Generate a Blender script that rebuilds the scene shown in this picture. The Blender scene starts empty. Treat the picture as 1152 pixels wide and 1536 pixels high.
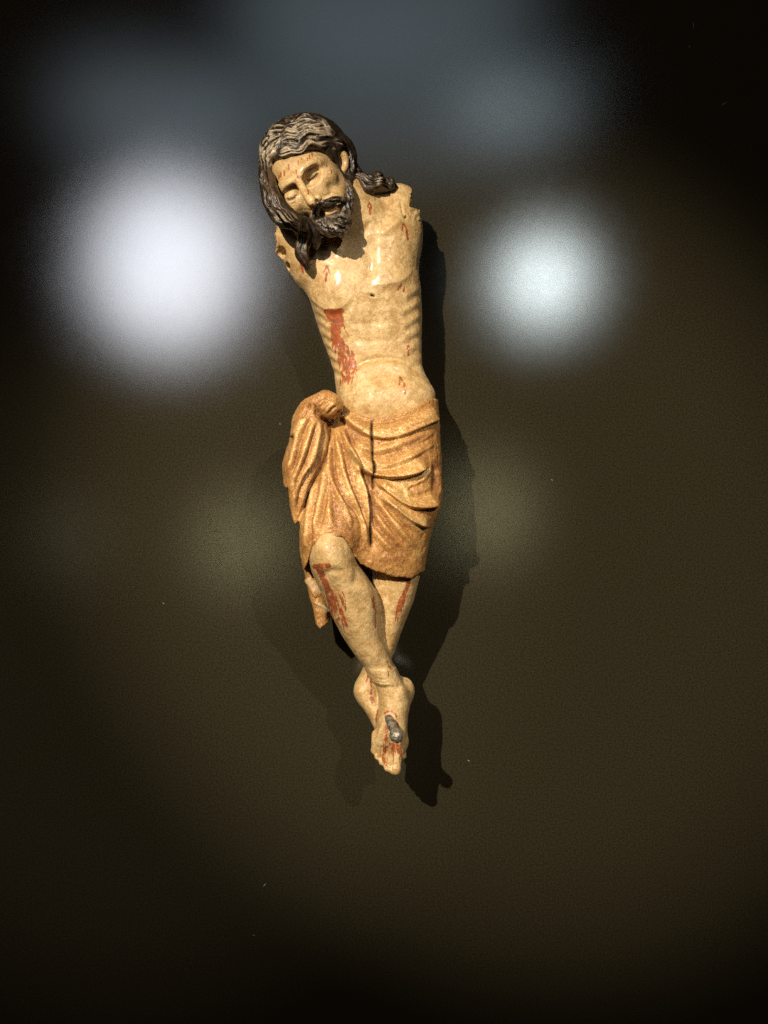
import bpy, math, time
import numpy as np

T0 = time.time()
# ------------------------------------------------------------------ scale and camera
# 1 unit (u) = one pixel of the photograph measured on the wall plane = 1.2 mm
U = 0.0012
CX, CY = 576.0, 768.0
D = 1833.0                       # camera distance to the wall in u (2.2 m)
scene = bpy.context.scene
C = scene.collection

cam_d = bpy.data.cameras.new('camera')
cam = bpy.data.objects.new('camera', cam_d)
C.objects.link(cam)
cam.location = (0, -D * U, 0)
cam.rotation_euler = (math.pi / 2, 0, 0)
cam_d.sensor_fit = 'VERTICAL'
cam_d.angle = 2 * math.atan(768.0 / D)
cam_d.clip_start = 0.02
cam_d.clip_end = 100
scene.camera = cam
scene.render.resolution_x, scene.render.resolution_y = 768, 1024

world = bpy.data.worlds.new('World')
scene.world = world
world.use_nodes = True
world.node_tree.nodes['Background'].inputs[0].default_value = (1.0, 0.5, 0.18, 1)
world.node_tree.nodes['Background'].inputs[1].default_value = 0.008

vs = scene.view_settings
vs.view_transform = 'Standard'
vs.look = 'None'
vs.exposure = 0.0
vs.gamma = 1.0
scene.cycles.use_denoising = False
scene.cycles.caustics_reflective = False
scene.cycles.caustics_refractive = False
scene.cycles.sample_clamp_indirect = 1.0

# ------------------------------------------------------------------ the gallery's lamps
def lamp_pos(px, py, L):
    """a lamp L metres in front of the wall whose mirror image in the wall is seen at that pixel"""
    k = 1 + (L / U) / D
    return ((px - CX) * k * U, -L, (CY - py) * k * U)

def aim(o, target):
    d = np.array(target, float) - np.array(o.location)
    from mathutils import Vector
    o.rotation_euler = Vector(d).to_track_quat('-Z', 'Y').to_euler()

def spot(name, loc, watt, radius, col, cone, target, blend=1.0):
    l = bpy.data.lights.new(name, 'SPOT')
    l.energy = watt
    l.shadow_soft_size = radius
    l.color = col
    l.spot_size = math.radians(cone)
    l.spot_blend = blend
    o = bpy.data.objects.new(name, l)
    C.objects.link(o)
    o.location = loc
    aim(o, target)
    return o

def panel(name, px, py, L, watt, sx, sy, col):
    l = bpy.data.lights.new(name, 'AREA')
    l.shape = 'ELLIPSE'
    l.size, l.size_y = sx, sy
    l.energy = watt
    l.color = col
    o = bpy.data.objects.new(name, l)
    C.objects.link(o)
    o.location = lamp_pos(px, py, L)
    aim(o, (0, 0, 0))
    return o

# two narrow spotlights high under the ceiling light the carving and throw its two shadows
spot('key_spotlight', (-3.15, -8.0, 3.90), 6500, 0.05, (1.0, 0.86, 0.64), 9.7, (0.16, 0, -0.03), 0.75)
spot('second_spotlight', (3.35, -8.0, 3.90), 1900, 0.06, (1.0, 0.90, 0.72), 8.2, (-0.34, 0, -0.20), 0.8)
# lamps and ceiling panels behind the viewer, mirrored in the satin paint of the wall
panel('left_globe_lamp', 256, 400, 2.5, 4.3, 0.55, 0.62, (0.97, 0.95, 1.0))
panel('right_globe_lamp', 815, 420, 2.7, 1.75, 0.19, 0.22, (0.93, 1.0, 0.98))
panel('ceiling_panel', 575, 12, 3.2, 0.75, 1.35, 0.55, (0.74, 0.90, 1.0))
panel('back_ceiling_panel', 540, 170, 3.2, 0.55, 1.5, 0.55, (0.74, 0.90, 1.0))
panel('left_ceiling_panel', 230, 175, 3.2, 0.40, 0.80, 0.42, (0.78, 0.90, 1.0))
panel('right_ceiling_panel', 775, 165, 3.2, 0.30, 0.50, 0.13, (0.80, 0.95, 1.0))
panel('left_far_lamp', 364, 810, 4.0, 0.27, 0.10, 0.24, (1.0, 0.86, 0.46))
panel('right_far_lamp', 730, 768, 4.0, 0.29, 0.10, 0.28, (1.0, 0.86, 0.46))
panel('dim_far_lamp', 112, 805, 4.0, 0.045, 0.10, 0.16, (1.0, 0.92, 0.55))

WALL_ROUGH = 0.178
# ------------------------------------------------------------------ material helpers
class NT:
    def __init__(self, name):
        self.m = bpy.data.materials.new(name)
        self.m.use_nodes = True
        self.t = self.m.node_tree
        self.b = self.t.nodes['Principled BSDF']
    def n(self, kind, **kw):
        o = self.t.nodes.new(kind)
        for k, v in kw.items():
            if isinstance(k, str) and k.startswith('i_'):
                key = k[2:].replace('_', ' ')
                o.inputs[key].default_value = v
            else:
                setattr(o, k, v)
        return o
    def l(self, a, b):
        self.t.links.new(a, b)
    def noise(self, scale, detail=4, rough=0.6, dist=0.0, vec=None):
        o = self.n('ShaderNodeTexNoise')
        o.inputs['Scale'].default_value = scale
        o.inputs['Detail'].default_value = detail
        o.inputs['Roughness'].default_value = rough
        o.inputs['Distortion'].default_value = dist
        self.l(vec if vec is not None else self.coord(), o.inputs['Vector'])
        return o.outputs['Fac']
    def coord(self):
        if not hasattr(self, 'tc'):
            self.tc = self.n('ShaderNodeTexCoord')
        return self.tc.outputs['Object']
    def mapping(self, scale):
        o = self.n('ShaderNodeMapping')
        o.inputs['Scale'].default_value = scale
        self.l(self.coord(), o.inputs['Vector'])
        return o.outputs['Vector']
    def attr(self, name):
        o = self.n('ShaderNodeAttribute')
        o.attribute_name = name
        return o.outputs['Fac']
    def ramp(self, src, lo, hi):
        o = self.n('ShaderNodeMapRange')
        o.interpolation_type = 'SMOOTHSTEP'
        o.inputs['From Min'].default_value = lo
        o.inputs['From Max'].default_value = hi
        self.l(src, o.inputs['Value'])
        return o.outputs['Result']
    def math(self, op, a, b):
        o = self.n('ShaderNodeMath')
        o.operation = op
        for i, v in enumerate((a, b)):
            if isinstance(v, (int, float)):
                o.inputs[i].default_value = v
            else:
                self.l(v, o.inputs[i])
        return o.outputs[0]
    def mix(self, fac, a, b):
        o = self.n('ShaderNodeMix')
        o.data_type = 'RGBA'
        if isinstance(fac, (int, float)):
            o.inputs[0].default_value = fac
        else:
            self.l(fac, o.inputs[0])
        for s, v in ((6, a), (7, b)):
            if isinstance(v, tuple):
                o.inputs[s].default_value = (*v, 1)
            else:
                self.l(v, o.inputs[s])
        return o.outputs[2]
    def bump(self, h, strength, dist):
        o = self.n('ShaderNodeBump')
        o.inputs['Strength'].default_value = strength
        o.inputs['Distance'].default_value = dist
        self.l(h, o.inputs['Height'])
        self.l(o.outputs[0], self.b.inputs['Normal'])
    def set(self, name, v):
        if isinstance(v, (int, float)):
            self.b.inputs[name].default_value = v
        elif isinstance(v, tuple):
            self.b.inputs[name].default_value = (*v, 1)
        else:
            self.l(v, self.b.inputs[name])

def wall_material():
    m = NT('dark_wall_paint')
    fine = m.noise(330, 3, 0.85)
    mid = m.noise(9, 4, 0.6)
    c = m.mix(m.ramp(fine, 0.36, 0.64), (0.014, 0.0121, 0.0070), (0.037, 0.0320, 0.0190))
    c = m.mix(m.math('MULTIPLY', m.ramp(mid, 0.35, 0.75), 0.25), c, (0.023, 0.0208, 0.0138))
    t = m.t
    t.nodes.remove(m.b)
    dif = m.n('ShaderNodeBsdfDiffuse')
    m.l(c, dif.inputs['Color'])
    gl = m.n('ShaderNodeBsdfAnisotropic')
    gl.distribution = 'BECKMANN'
    gl.inputs['Color'].default_value = (0.92, 0.97, 1.0, 1)
    rr = m.n('ShaderNodeMapRange')
    rr.inputs['To Min'].default_value = WALL_ROUGH - 0.02
    rr.inputs['To Max'].default_value = WALL_ROUGH + 0.02
    m.l(m.math('ADD', m.math('MULTIPLY', mid, 0.6), m.math('MULTIPLY', m.noise(38, 5, 0.75, 1.0), 0.4)), rr.inputs['Value'])
    m.l(rr.outputs[0], gl.inputs['Roughness'])
    fr = m.n('ShaderNodeFresnel')
    fr.inputs['IOR'].default_value = 2.6
    mx = m.n('ShaderNodeMixShader')
    m.l(fr.outputs[0], mx.inputs[0]); m.l(dif.outputs[0], mx.inputs[1]); m.l(gl.outputs[0], mx.inputs[2])
    h = m.math('ADD', m.math('MULTIPLY', m.noise(420, 3, 0.6), 0.6), m.math('MULTIPLY', m.noise(60, 3, 0.5), 0.5))
    o = m.n('ShaderNodeBump')
    o.inputs['Strength'].default_value = 0.06
    o.inputs['Distance'].default_value = 0.001
    m.l(h, o.inputs['Height'])
    m.l(o.outputs[0], dif.inputs['Normal'])
    o2 = m.n('ShaderNodeBump')
    o2.inputs['Strength'].default_value = 0.022
    o2.inputs['Distance'].default_value = 0.001
    m.l(h, o2.inputs['Height'])
    m.l(o2.outputs[0], gl.inputs['Normal'])
    m.l(mx.outputs[0], t.nodes['Material Output'].inputs['Surface'])
    return m.m

def skin_material():
    m = NT('painted_wood_flesh')
    big = m.noise(16, 4, 0.6)
    mid = m.noise(62, 6, 0.75, 0.4)
    fine = m.noise(210, 5, 0.8, 0.3)
    c = m.mix(m.ramp(mid, 0.38, 0.62), (0.375, 0.228, 0.088), (0.54, 0.385, 0.19))
    c = m.mix(m.math('MULTIPLY', m.ramp(big, 0.45, 0.75), 0.5), c, (0.45, 0.275, 0.10))
    c = m.mix(m.math('MULTIPLY', m.ramp(fine, 0.50, 0.64), 0.65), c, (0.30, 0.165, 0.055))
    c = m.mix(m.math('MULTIPLY', m.ramp(m.noise(130, 5, 0.75, 0.5), 0.56, 0.68), 0.7), c, (0.64, 0.51, 0.31))
    # hair-fine crackle of the old paint
    v = m.n('ShaderNodeTexVoronoi')
    v.feature = 'DISTANCE_TO_EDGE'
    v.inputs['Scale'].default_value = 75
    dist = m.n('ShaderNodeMix'); dist.data_type = 'VECTOR'
    dist.inputs[0].default_value = 0.02
    nz = m.n('ShaderNodeTexNoise'); nz.inputs['Scale'].default_value = 60
    m.l(m.coord(), nz.inputs['Vector'])
    m.l(m.coord(), dist.inputs[4]); m.l(nz.outputs['Color'], dist.inputs[5])
    m.l(dist.outputs[1], v.inputs['Vector'])
    crack = m.math('MULTIPLY', m.math('SUBTRACT', 1.0, m.ramp(v.outputs['Distance'], 0.0, 0.035)), m.ramp(m.noise(14, 3), 0.45, 0.65))
    c = m.mix(m.math('MULTIPLY', crack, 0.22), c, (0.30, 0.17, 0.07))
    c = m.mix(m.attr('hairstain'), c, (0.17, 0.085, 0.04))
    bl = m.attr('blood')
    bn = m.math('ADD', bl, m.math('MULTIPLY', m.math('SUBTRACT', m.noise(230, 5, 0.8), 0.5), 2.2))
    bm_ = m.ramp(bn, 0.45, 0.75)
    bcol = m.mix(m.ramp(m.noise(120, 3), 0.35, 0.65), (0.17, 0.021, 0.005), (0.32, 0.050, 0.010))
    c = m.mix(m.math('MULTIPLY', bm_, 0.86), c, bcol)
    c = m.mix(m.attr('dark'), c, (0.02, 0.012, 0.006))
    m.set('Base Color', c)
    m.set('Roughness', m.math('ADD', 0.30, m.math('MULTIPLY', mid, 0.3)))
    m.set('Specular IOR Level', 0.5)
    h = m.math('ADD', m.math('MULTIPLY', m.noise(200, 5, 0.7), 1.0), m.math('MULTIPLY', m.noise(60, 4, 0.6), 1.0))
    m.bump(m.math('SUBTRACT', h, m.math('MULTIPLY', crack, 0.2)), 0.6, 0.0022)
    m.set('Coat Weight', m.math('MULTIPLY', m.ramp(m.noise(22, 4, 0.7), 0.4, 0.62), 0.35))
    m.set('Coat Roughness', 0.21)
    return m.m

def gold_material():
    m = NT('worn_gilded_wood')
    grain = m.noise(420, 5, 0.75, 0.5)
    grain2 = m.noise(150, 5, 0.7, 0.6)
    patch = m.noise(18, 4, 0.6)
    fold_height = m.attr('ridge')  # fold crests come out paler gold, creases darker red-brown
    f = m.math('ADD', m.math('MULTIPLY', grain, 0.70), m.math('MULTIPLY', grain2, 0.30))
    f = m.math('ADD', f, m.math('MULTIPLY', m.math('SUBTRACT', patch, 0.5), 0.30))
    f = m.math('ADD', f, m.math('MULTIPLY', fold_height, 0.13))
    k = m.ramp(f, 0.44, 0.62)
    c = m.mix(k, (0.165, 0.056, 0.016), (0.43, 0.220, 0.066))
    c = m.mix(m.ramp(f, 0.61, 0.71), c, (0.62, 0.43, 0.19))
    c = m.mix(m.math('MULTIPLY', m.ramp(m.noise(90, 4, 0.7), 0.58, 0.72), 0.6), c, (0.33, 0.135, 0.045))
    c = m.mix(m.attr('pale'), c, (0.50, 0.35, 0.19))
    c = m.mix(m.attr('dark'), c, (0.012, 0.007, 0.003))
    m.set('Base Color', c)
    m.set('Metallic', m.math('MULTIPLY', k, 0.15))
    m.set('Roughness', m.math('SUBTRACT', 0.62, m.math('MULTIPLY', k, 0.22)))
    h = m.math('ADD', m.math('MULTIPLY', grain2, 0.9), m.math('MULTIPLY', grain, 0.5))
    m.bump(h, 0.6, 0.0018)
    return m.m

def hair_material():
    m = NT('dark_painted_hair')
    n1 = m.noise(130, 5, 0.7, 0.3)
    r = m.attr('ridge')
    pale_mask = m.attr('pale')
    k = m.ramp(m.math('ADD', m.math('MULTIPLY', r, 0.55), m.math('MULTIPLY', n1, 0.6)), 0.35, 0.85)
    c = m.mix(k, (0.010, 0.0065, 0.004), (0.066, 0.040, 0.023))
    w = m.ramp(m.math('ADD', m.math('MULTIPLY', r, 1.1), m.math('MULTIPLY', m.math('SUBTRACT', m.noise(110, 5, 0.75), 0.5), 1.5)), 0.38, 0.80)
    c = m.mix(m.math('MULTIPLY', w, m.ramp(pale_mask, 0.0, 0.6)), c, (0.36, 0.29, 0.205))  # crown ridges paler: rubbed paint together with a painted-in sheen
    m.set('Base Color', c)
    m.set('Roughness', m.math('ADD', 0.25, m.math('MULTIPLY', n1, 0.3)))
    m.set('Specular IOR Level', 0.55)
    m.bump(n1, 0.5, 0.0015)
    return m.m

def iron_material():
    m = NT('old_iron')
    n1 = m.noise(140, 5, 0.7)
    c = m.mix(m.ramp(n1, 0.35, 0.7), (0.09, 0.075, 0.062), (0.38, 0.34, 0.29))
    m.set('Base Color', c)
    m.set('Metallic', 0.55)
    m.set('Roughness', 0.42)
    m.bump(m.noise(170, 4, 0.6), 0.8, 0.002)
    return m.m

def chip_material():
    m = NT('chipped_paint')
    m.set('Base Color', m.mix(m.noise(500), (0.16, 0.15, 0.12), (0.34, 0.32, 0.28)))
    m.set('Roughness', 0.7)
    return m.m

MAT_WALL, MAT_SKIN, MAT_GOLD, MAT_HAIR, MAT_IRON, MAT_CHIP = (wall_material(), skin_material(), gold_material(), hair_material(), iron_material(), chip_material())

def to_world(v):
    v = np.asarray(v, np.float64)
    return np.stack([(v[:, 0] - CX) * U, -v[:, 2] * U, (CY - v[:, 1]) * U], 1)

def mesh_object(name, verts, faces, mat, parent=None, attrs=None, smooth=True):
    me = bpy.data.meshes.new(name)
    me.vertices.add(len(verts))
    me.vertices.foreach_set('co', np.ascontiguousarray(verts, np.float32).ravel())
    nv = faces.shape[1]
    me.loops.add(faces.size)
    me.loops.foreach_set('vertex_index', np.ascontiguousarray(faces, np.int32).ravel())
    me.polygons.add(len(faces))
    me.polygons.foreach_set('loop_start', np.arange(0, faces.size, nv, dtype=np.int32))
    me.polygons.foreach_set('use_smooth', np.full(len(faces), smooth))
    me.update(calc_edges=True)
    me.validate()
    for k, a in (attrs or {}).items():
        at = me.attributes.new(k, 'FLOAT', 'POINT')
        at.data.foreach_set('value', np.ascontiguousarray(a, np.float32))
    me.materials.append(mat)
    o = bpy.data.objects.new(name, me)
    C.objects.link(o)
    o.parent = parent
    return o

# ------------------------------------------------------------------ the wall
wv = np.array([(x, y, z) for x in (-3.2, 3.2) for y in (0.0, 0.15) for z in (-2.4, 2.6)])
wf = np.array([(0, 4, 5, 1), (2, 3, 7, 6), (0, 1, 3, 2), (4, 6, 7, 5), (1, 5, 7, 3), (0, 2, 6, 4)])
wall = mesh_object('wall', wv, wf, MAT_WALL, smooth=False)
wall['kind'] = 'structure'

# ------------------------------------------------------------------ implicit carving tools
def un(px, py, z):
    """photo pixel at depth z (u, towards the camera) -> true position in u"""
    k = 1 - z / D
    return np.array([CX + (px - CX) * k, CY + (py - CY) * k, z])

def catmull(P, n):
    P = np.asarray(P, float)
    if len(P) == 2:
        t = np.linspace(0, 1, n + 1)[:, None]
        return P[0] * (1 - t) + P[1] * t
    Q = np.vstack([2 * P[0] - P[1], P, 2 * P[-1] - P[-2]])
    out = []
    for i in range(len(P) - 1):
        p0, p1, p2, p3 = Q[i:i + 4]
        t = np.linspace(0, 1, n, endpoint=False)[:, None]
        out.append(0.5 * (2 * p1 + (p2 - p0) * t + (2 * p0 - 5 * p1 + 4 * p2 - p3) * t ** 2 + (3 * p1 - p0 - 3 * p2 + p3) * t ** 3))
    out.append(P[-1:])
    return np.vstack(out)

def pchip(xk, yk, x):
    xk, yk = np.asarray(xk, float), np.asarray(yk, float)
    h = np.diff(xk); dlt = np.diff(yk) / h
    m = np.zeros_like(yk)
    for i in range(1, len(xk) - 1):
        if dlt[i - 1] * dlt[i] > 0:
            w1, w2 = 2 * h[i] + h[i - 1], h[i] + 2 * h[i - 1]
            m[i] = (w1 + w2) / (w1 / dlt[i - 1] + w2 / dlt[i])
    m[0], m[-1] = dlt[0], dlt[-1]
    x = np.clip(x, xk[0], xk[-1])
    i = np.clip(np.searchsorted(xk, x) - 1, 0, len(h) - 1)
    t = (x - xk[i]) / h[i]
    return ((1 + 2 * t) * (1 - t) ** 2 * yk[i] + t * (1 - t) ** 2 * h[i] * m[i] + t * t * (3 - 2 * t) * yk[i + 1] + t * t * (t - 1) * h[i] * m[i + 1])

def smin(a, b, k):
    if k <= 0:
        return np.minimum(a, b)
    h = np.maximum(k - np.abs(a - b), 0) / k
    return np.minimum(a, b) - h * h * (k * 0.25)

class Carving:
    def __init__(self, lo, hi, vox):
        self.lo, self.vox = np.array(lo, float), vox
        self.n = np.ceil((np.array(hi, float) - self.lo) / vox).astype(int) + 1
        self.ax = [(self.lo[i] + vox * np.arange(self.n[i])).astype(np.float32) for i in range(3)]
        self.f = np.full(self.n, 60.0, np.float32)
    def window(self, lo, hi):
        a = np.clip(np.floor((np.array(lo) - self.lo) / self.vox).astype(int), 0, self.n)
        b = np.clip(np.ceil((np.array(hi) - self.lo) / self.vox).astype(int) + 1, 0, self.n)
        sl = tuple(slice(i, j) for i, j in zip(a, b))
        X = self.ax[0][sl[0]][:, None, None]; Y = self.ax[1][sl[1]][None, :, None]; Z = self.ax[2][sl[2]][None, None, :]
        return sl, X, Y, Z
    def put(self, sl, d, k, op):
        if op == 'add':
            self.f[sl] = smin(self.f[sl], d, k)
        else:
            self.f[sl] = -smin(-self.f[sl], d, k)
    def cone(self, a, b, ra, rb, k=4, op='add'):
        a, b = un(*a), un(*b)
        pad = max(ra, rb) + k + 3
        sl, X, Y, Z = self.window(np.minimum(a, b) - pad, np.maximum(a, b) + pad)
        if 0 in self.f[sl].shape:
            return
        ab = b - a; L2 = float(ab @ ab) + 1e-6
        t = np.clip(((X - a[0]) * ab[0] + (Y - a[1]) * ab[1] + (Z - a[2]) * ab[2]) / L2, 0, 1)
        d = np.sqrt((X - a[0] - ab[0] * t) ** 2 + (Y - a[1] - ab[1] * t) ** 2 + (Z - a[2] - ab[2] * t) ** 2) - (ra + (rb - ra) * t)
        self.put(sl, d.astype(np.float32), k, op)
    def tube(self, pts, k=4, n=4, op='add'):
        """pts: (px, py, z, r)"""
        q = catmull(pts, n)
        for p, s in zip(q[:-1], q[1:]):
            self.cone(p[:3], s[:3], max(p[3], .3), max(s[3], .3), k, op)
    def ball(self, c, r, k=6, R=None, op='add'):
        c = un(*c); r = np.array(r, float)
        pad = r.max() + k + 3
        sl, X, Y, Z = self.window(c - pad, c + pad)
        if 0 in self.f[sl].shape:
            return
        x, y, z = X - c[0], Y - c[1], Z - c[2]
        if R is not None:
            x, y, z = [R[0, i] * x + R[1, i] * y + R[2, i] * z for i in range(3)]
        q = np.sqrt((x / r[0]) ** 2 + (y / r[1]) ** 2 + (z / r[2]) ** 2)
        g = np.sqrt((x / r[0] ** 2) ** 2 + (y / r[1] ** 2) ** 2 + (z / r[2] ** 2) ** 2) + 1e-6
        self.put(sl, (q * (q - 1) / g).astype(np.float32), k, op)
    def loft(self, rows, k=6, n=2.3, op='add', clip=None):
        """rows: (py, xl, xr, zc, zf, zb) read from the photograph; cross-sections are superellipses"""
        R = []
        for (py, xl, xr, zc, zf, zb) in rows:
            a, b = un(xl, py, zc), un(xr, py, zc)
            R.append((a[1], a[0], b[0], zc, zf, zb))
        R = np.array(R)
        lo = np.array([R[:, 1].min(), R[0, 0], R[:, 5].min()]) - (k + 4)
        hi = np.array([R[:, 2].max(), R[-1, 0], R[:, 4].max()]) + (k + 4)
        sl, X, Y, Z = self.window(lo, hi)
        y = Y.ravel()
        xl, xr, zc, zf, zb = [pchip(R[:, 0], R[:, i], y)[None, :, None].astype(np.float32) for i in range(1, 6)]
        a = (xr - xl) / 2; cx = (xr + xl) / 2
        bz = np.where(Z > zc, zf - zc, zc - zb)
        q = (np.abs((X - cx) / a) ** n + np.abs((Z - zc) / bz) ** n) ** (1.0 / n)
        d = (q - 1) * np.minimum(a, bz) * 0.9
        d = np.maximum(d, np.maximum(R[0, 0] - Y, Y - R[-1, 0]))
        if clip is not None:
            d = np.maximum(d, clip(X, Y, Z))
        self.put(sl, d.astype(np.float32), k, op)
    def mesh(self):
        """naive surface nets"""
        f = self.f
        f[0], f[-1], f[:, 0], f[:, -1], f[:, :, 0], f[:, :, -1] = 9, 9, 9, 9, 9, 9
        s = f < 0
        cnt = np.zeros(tuple(i - 1 for i in self.n), np.int8)
        for dx in (0, 1):
            for dy in (0, 1):
                for dz in (0, 1):
                    cnt += s[dx:self.n[0] - 1 + dx, dy:self.n[1] - 1 + dy, dz:self.n[2] - 1 + dz]
        cells = np.argwhere((cnt > 0) & (cnt < 8))
        idx = np.full(cnt.shape, -1, np.int32)
        idx[tuple(cells.T)] = np.arange(len(cells))
        corner = {}
        for c in [(i, j, k) for i in (0, 1) for j in (0, 1) for k in (0, 1)]:
            corner[c] = f[cells[:, 0] + c[0], cells[:, 1] + c[1], cells[:, 2] + c[2]]
        acc = np.zeros((len(cells), 3)); w = np.zeros(len(cells))
        for c, fc in corner.items():
            for axn in range(3):
                if c[axn] == 0:
                    e = list(c); e[axn] = 1
                    fe = corner[tuple(e)]
                    m = (fc < 0) != (fe < 0)
                    t = np.where(m, fc / np.where(m, fc - fe, 1), 0)
                    p = np.tile(np.array(c, float), (len(cells), 1)); p[:, axn] = t
                    acc[m] += p[m]; w[m] += 1
        v = self.lo + (cells + acc / w[:, None]) * self.vox
        faces = []
        for axn in range(3):
            o1, o2 = (axn + 1) % 3, (axn + 2) % 3
            a = [slice(None)] * 3; b = [slice(None)] * 3
            a[axn] = slice(0, -1); b[axn] = slice(1, None)
            sa, sb = s[tuple(a)], s[tuple(b)]
            for flip, m in ((False, sa & ~sb), (True, ~sa & sb)):
                g = np.argwhere(m)
                if not len(g):
                    continue
                def cell(d1, d2):
                    h = g.copy(); h[:, o1] -= d1; h[:, o2] -= d2
                    return idx[h[:, 0], h[:, 1], h[:, 2]]
                q = np.stack([cell(0, 0), cell(1, 0), cell(1, 1), cell(0, 1)], 1)
                faces.append(q[:, ::-1] if flip else q)
        F = np.vstack(faces)
        return v, F[(F >= 0).all(1)]

def vnormals(v, F):
    n = np.cross(v[F[:, 2]] - v[F[:, 0]], v[F[:, 3]] - v[F[:, 1]])
    out = np.zeros_like(v)
    for i in range(4):
        for c in range(3):
            out[:, c] += np.bincount(F[:, i], n[:, c], len(v))
    ln = np.linalg.norm(out, axis=1, keepdims=True)
    return out / np.maximum(ln, 1e-9)

def relax(v, F, it=1, lam=0.5):
    for _ in range(it):
        acc = np.zeros_like(v); w = np.zeros(len(v))
        for i in range(4):
            j = F[:, (i + 1) % 4]
            for c in range(3):
                acc[:, c] += np.bincount(F[:, i], v[j, c], len(v)) + np.bincount(j, v[F[:, i], c], len(v))
            w += np.bincount(F[:, i], minlength=len(v)) + np.bincount(j, minlength=len(v))
        v = v + lam * (acc / np.maximum(w, 1)[:, None] - v)
    return v

def vnoise(p, seed):
    """cheap smooth value noise in 3-D"""
    r = np.random.default_rng(seed).random((32, 32, 32)) * 2 - 1
    i = np.floor(p).astype(int); t = p - i; t = t * t * (3 - 2 * t)
    out = np.zeros(len(p))
    for dx in (0, 1):
        for dy in (0, 1):
            for dz in (0, 1):
                w = (t[:, 0] if dx else 1 - t[:, 0]) * (t[:, 1] if dy else 1 - t[:, 1]) * (t[:, 2] if dz else 1 - t[:, 2])
                out += w * r[(i[:, 0] + dx) % 32, (i[:, 1] + dy) % 32, (i[:, 2] + dz) % 32]
    return out

class Sculpt:
    """chisel strokes drawn over the front of a carved mesh"""
    def __init__(self, v, F):
        self.v, self.F = v, F
        self.n = vnormals(v, F)
        k = 1 - v[:, 2] / D
        self.u = CX + (v[:, 0] - CX) / k
        self.w = CY + (v[:, 1] - CY) / k
        # sort for quick window queries
        self.h = np.zeros(len(v))
        view = np.array([0, 0, 1.0])
        self.front = np.clip((self.n[:, 2] + 0.15) / 0.35, 0, 1)
        self.a = {}
    def near(self, pts, pad):
        lo, hi = pts.min(0) - pad, pts.max(0) + pad
        return np.nonzero((self.u > lo[0]) & (self.u < hi[0]) & (self.w > lo[1]) & (self.w < hi[1]) & (self.front > 0))[0]
    def dist(self, pts, ids):
        u, w = self.u[ids], self.w[ids]
        best = np.full(len(ids), 1e9); sg = np.zeros(len(ids)); tt = np.zeros(len(ids))
        seg = np.linalg.norm(np.diff(pts, axis=0), axis=1); cum = np.concatenate([[0], np.cumsum(seg)]); tot = cum[-1] + 1e-9
        for i in range(len(pts) - 1):
            a, b = pts[i], pts[i + 1]
            e = b - a; L2 = e @ e + 1e-9
            t = np.clip(((u - a[0]) * e[0] + (w - a[1]) * e[1]) / L2, 0, 1)
            dx, dy = u - a[0] - e[0] * t, w - a[1] - e[1] * t
            d = dx * dx + dy * dy
            m = d < best
            best[m] = d[m]
            sg[m] = (e[0] * dy - e[1] * dx)[m]      # >0: right-hand side when walking (below when walking right)
            tt[m] = ((cum[i] + t * seg[i]) / tot)[m]
        return np.sqrt(best), np.sign(sg), tt
    def stroke(self, pts, width, height, kind='ridge', taper=0.25, w2=None, n=8, zmin=None):
        pts = catmull(pts, n)
        w2 = w2 or width
        ids = self.near(pts, 3.2 * max(width, w2))
        if zmin is not None:
            ids = ids[self.v[ids, 2] > zmin]
        if not len(ids):
            return
        d, sg, t = self.dist(pts, ids)
        env = np.clip(np.minimum(t, 1 - t) / max(taper, 1e-3), 0, 1)
        env = env * env * (3 - 2 * env) if taper > 0 else 1
        if kind == 'ridge':
            p = np.exp(-(d / width) ** 2)
        elif kind == 'step':        # raised above (left of walking direction), dropping sharply at the line
            p = np.where(sg < 0, np.exp(-(d / width) ** 1.5), np.clip(1 - d / w2, 0, 1) ** 2)
        self.h[ids] += height * p * env * self.front[ids]
    def paint(self, name, pts, width, val=1.0, taper=0.15, n=6, soft=0.5):
        a = self.a.setdefault(name, np.zeros(len(self.v)))
        pts = catmull(pts, n)
        ids = self.near(pts, 2.5 * width + 2)
        if not len(ids):
            return
        d, sg, t = self.dist(pts, ids)
        env = np.clip(np.minimum(t, 1 - t) / max(taper, 1e-3), 0.25, 1) if taper > 0 else 1
        ww = width * env
        p = np.clip((ww - d) / (soft * ww + 0.6) + 0.5, 0, 1)
        a[ids] = np.maximum(a[ids], val * p)
    def blob(self, name, c, r, val=1.0):
        a = self.a.setdefault(name, np.zeros(len(self.v)))
        q = np.sqrt(((self.u - c[0]) / r[0]) ** 2 + ((self.w - c[1]) / r[1]) ** 2)
        a[:] = np.maximum(a, val * np.clip(1.5 - q, 0, 1) * (self.front > 0))
    def bulge(self, c, r, height):
        q = ((self.u - c[0]) / r[0]) ** 2 + ((self.w - c[1]) / r[1]) ** 2
        self.h += height * np.exp(-q) * self.front
    def apply(self):
        self.v = self.v + self.n * self.h[:, None]
    def attrs(self, names):
        return {k: self.a.get(k, np.zeros(len(self.v))) for k in names}

def rot(roll, yaw, pitch):
    c, s = math.cos, math.sin
    Rx = np.array([[1, 0, 0], [0, c(pitch), s(pitch)], [0, -s(pitch), c(pitch)]])
    Ry = np.array([[c(yaw), 0, -s(yaw)], [0, 1, 0], [s(yaw), 0, c(yaw)]])
    Rz = np.array([[c(roll), s(roll), 0], [-s(roll), c(roll), 0], [0, 0, 1]])
    return Rz @ Ry @ Rx
HEAD = rot(math.radians(42), math.radians(16), math.radians(14))
VOX = 1.25

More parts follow.
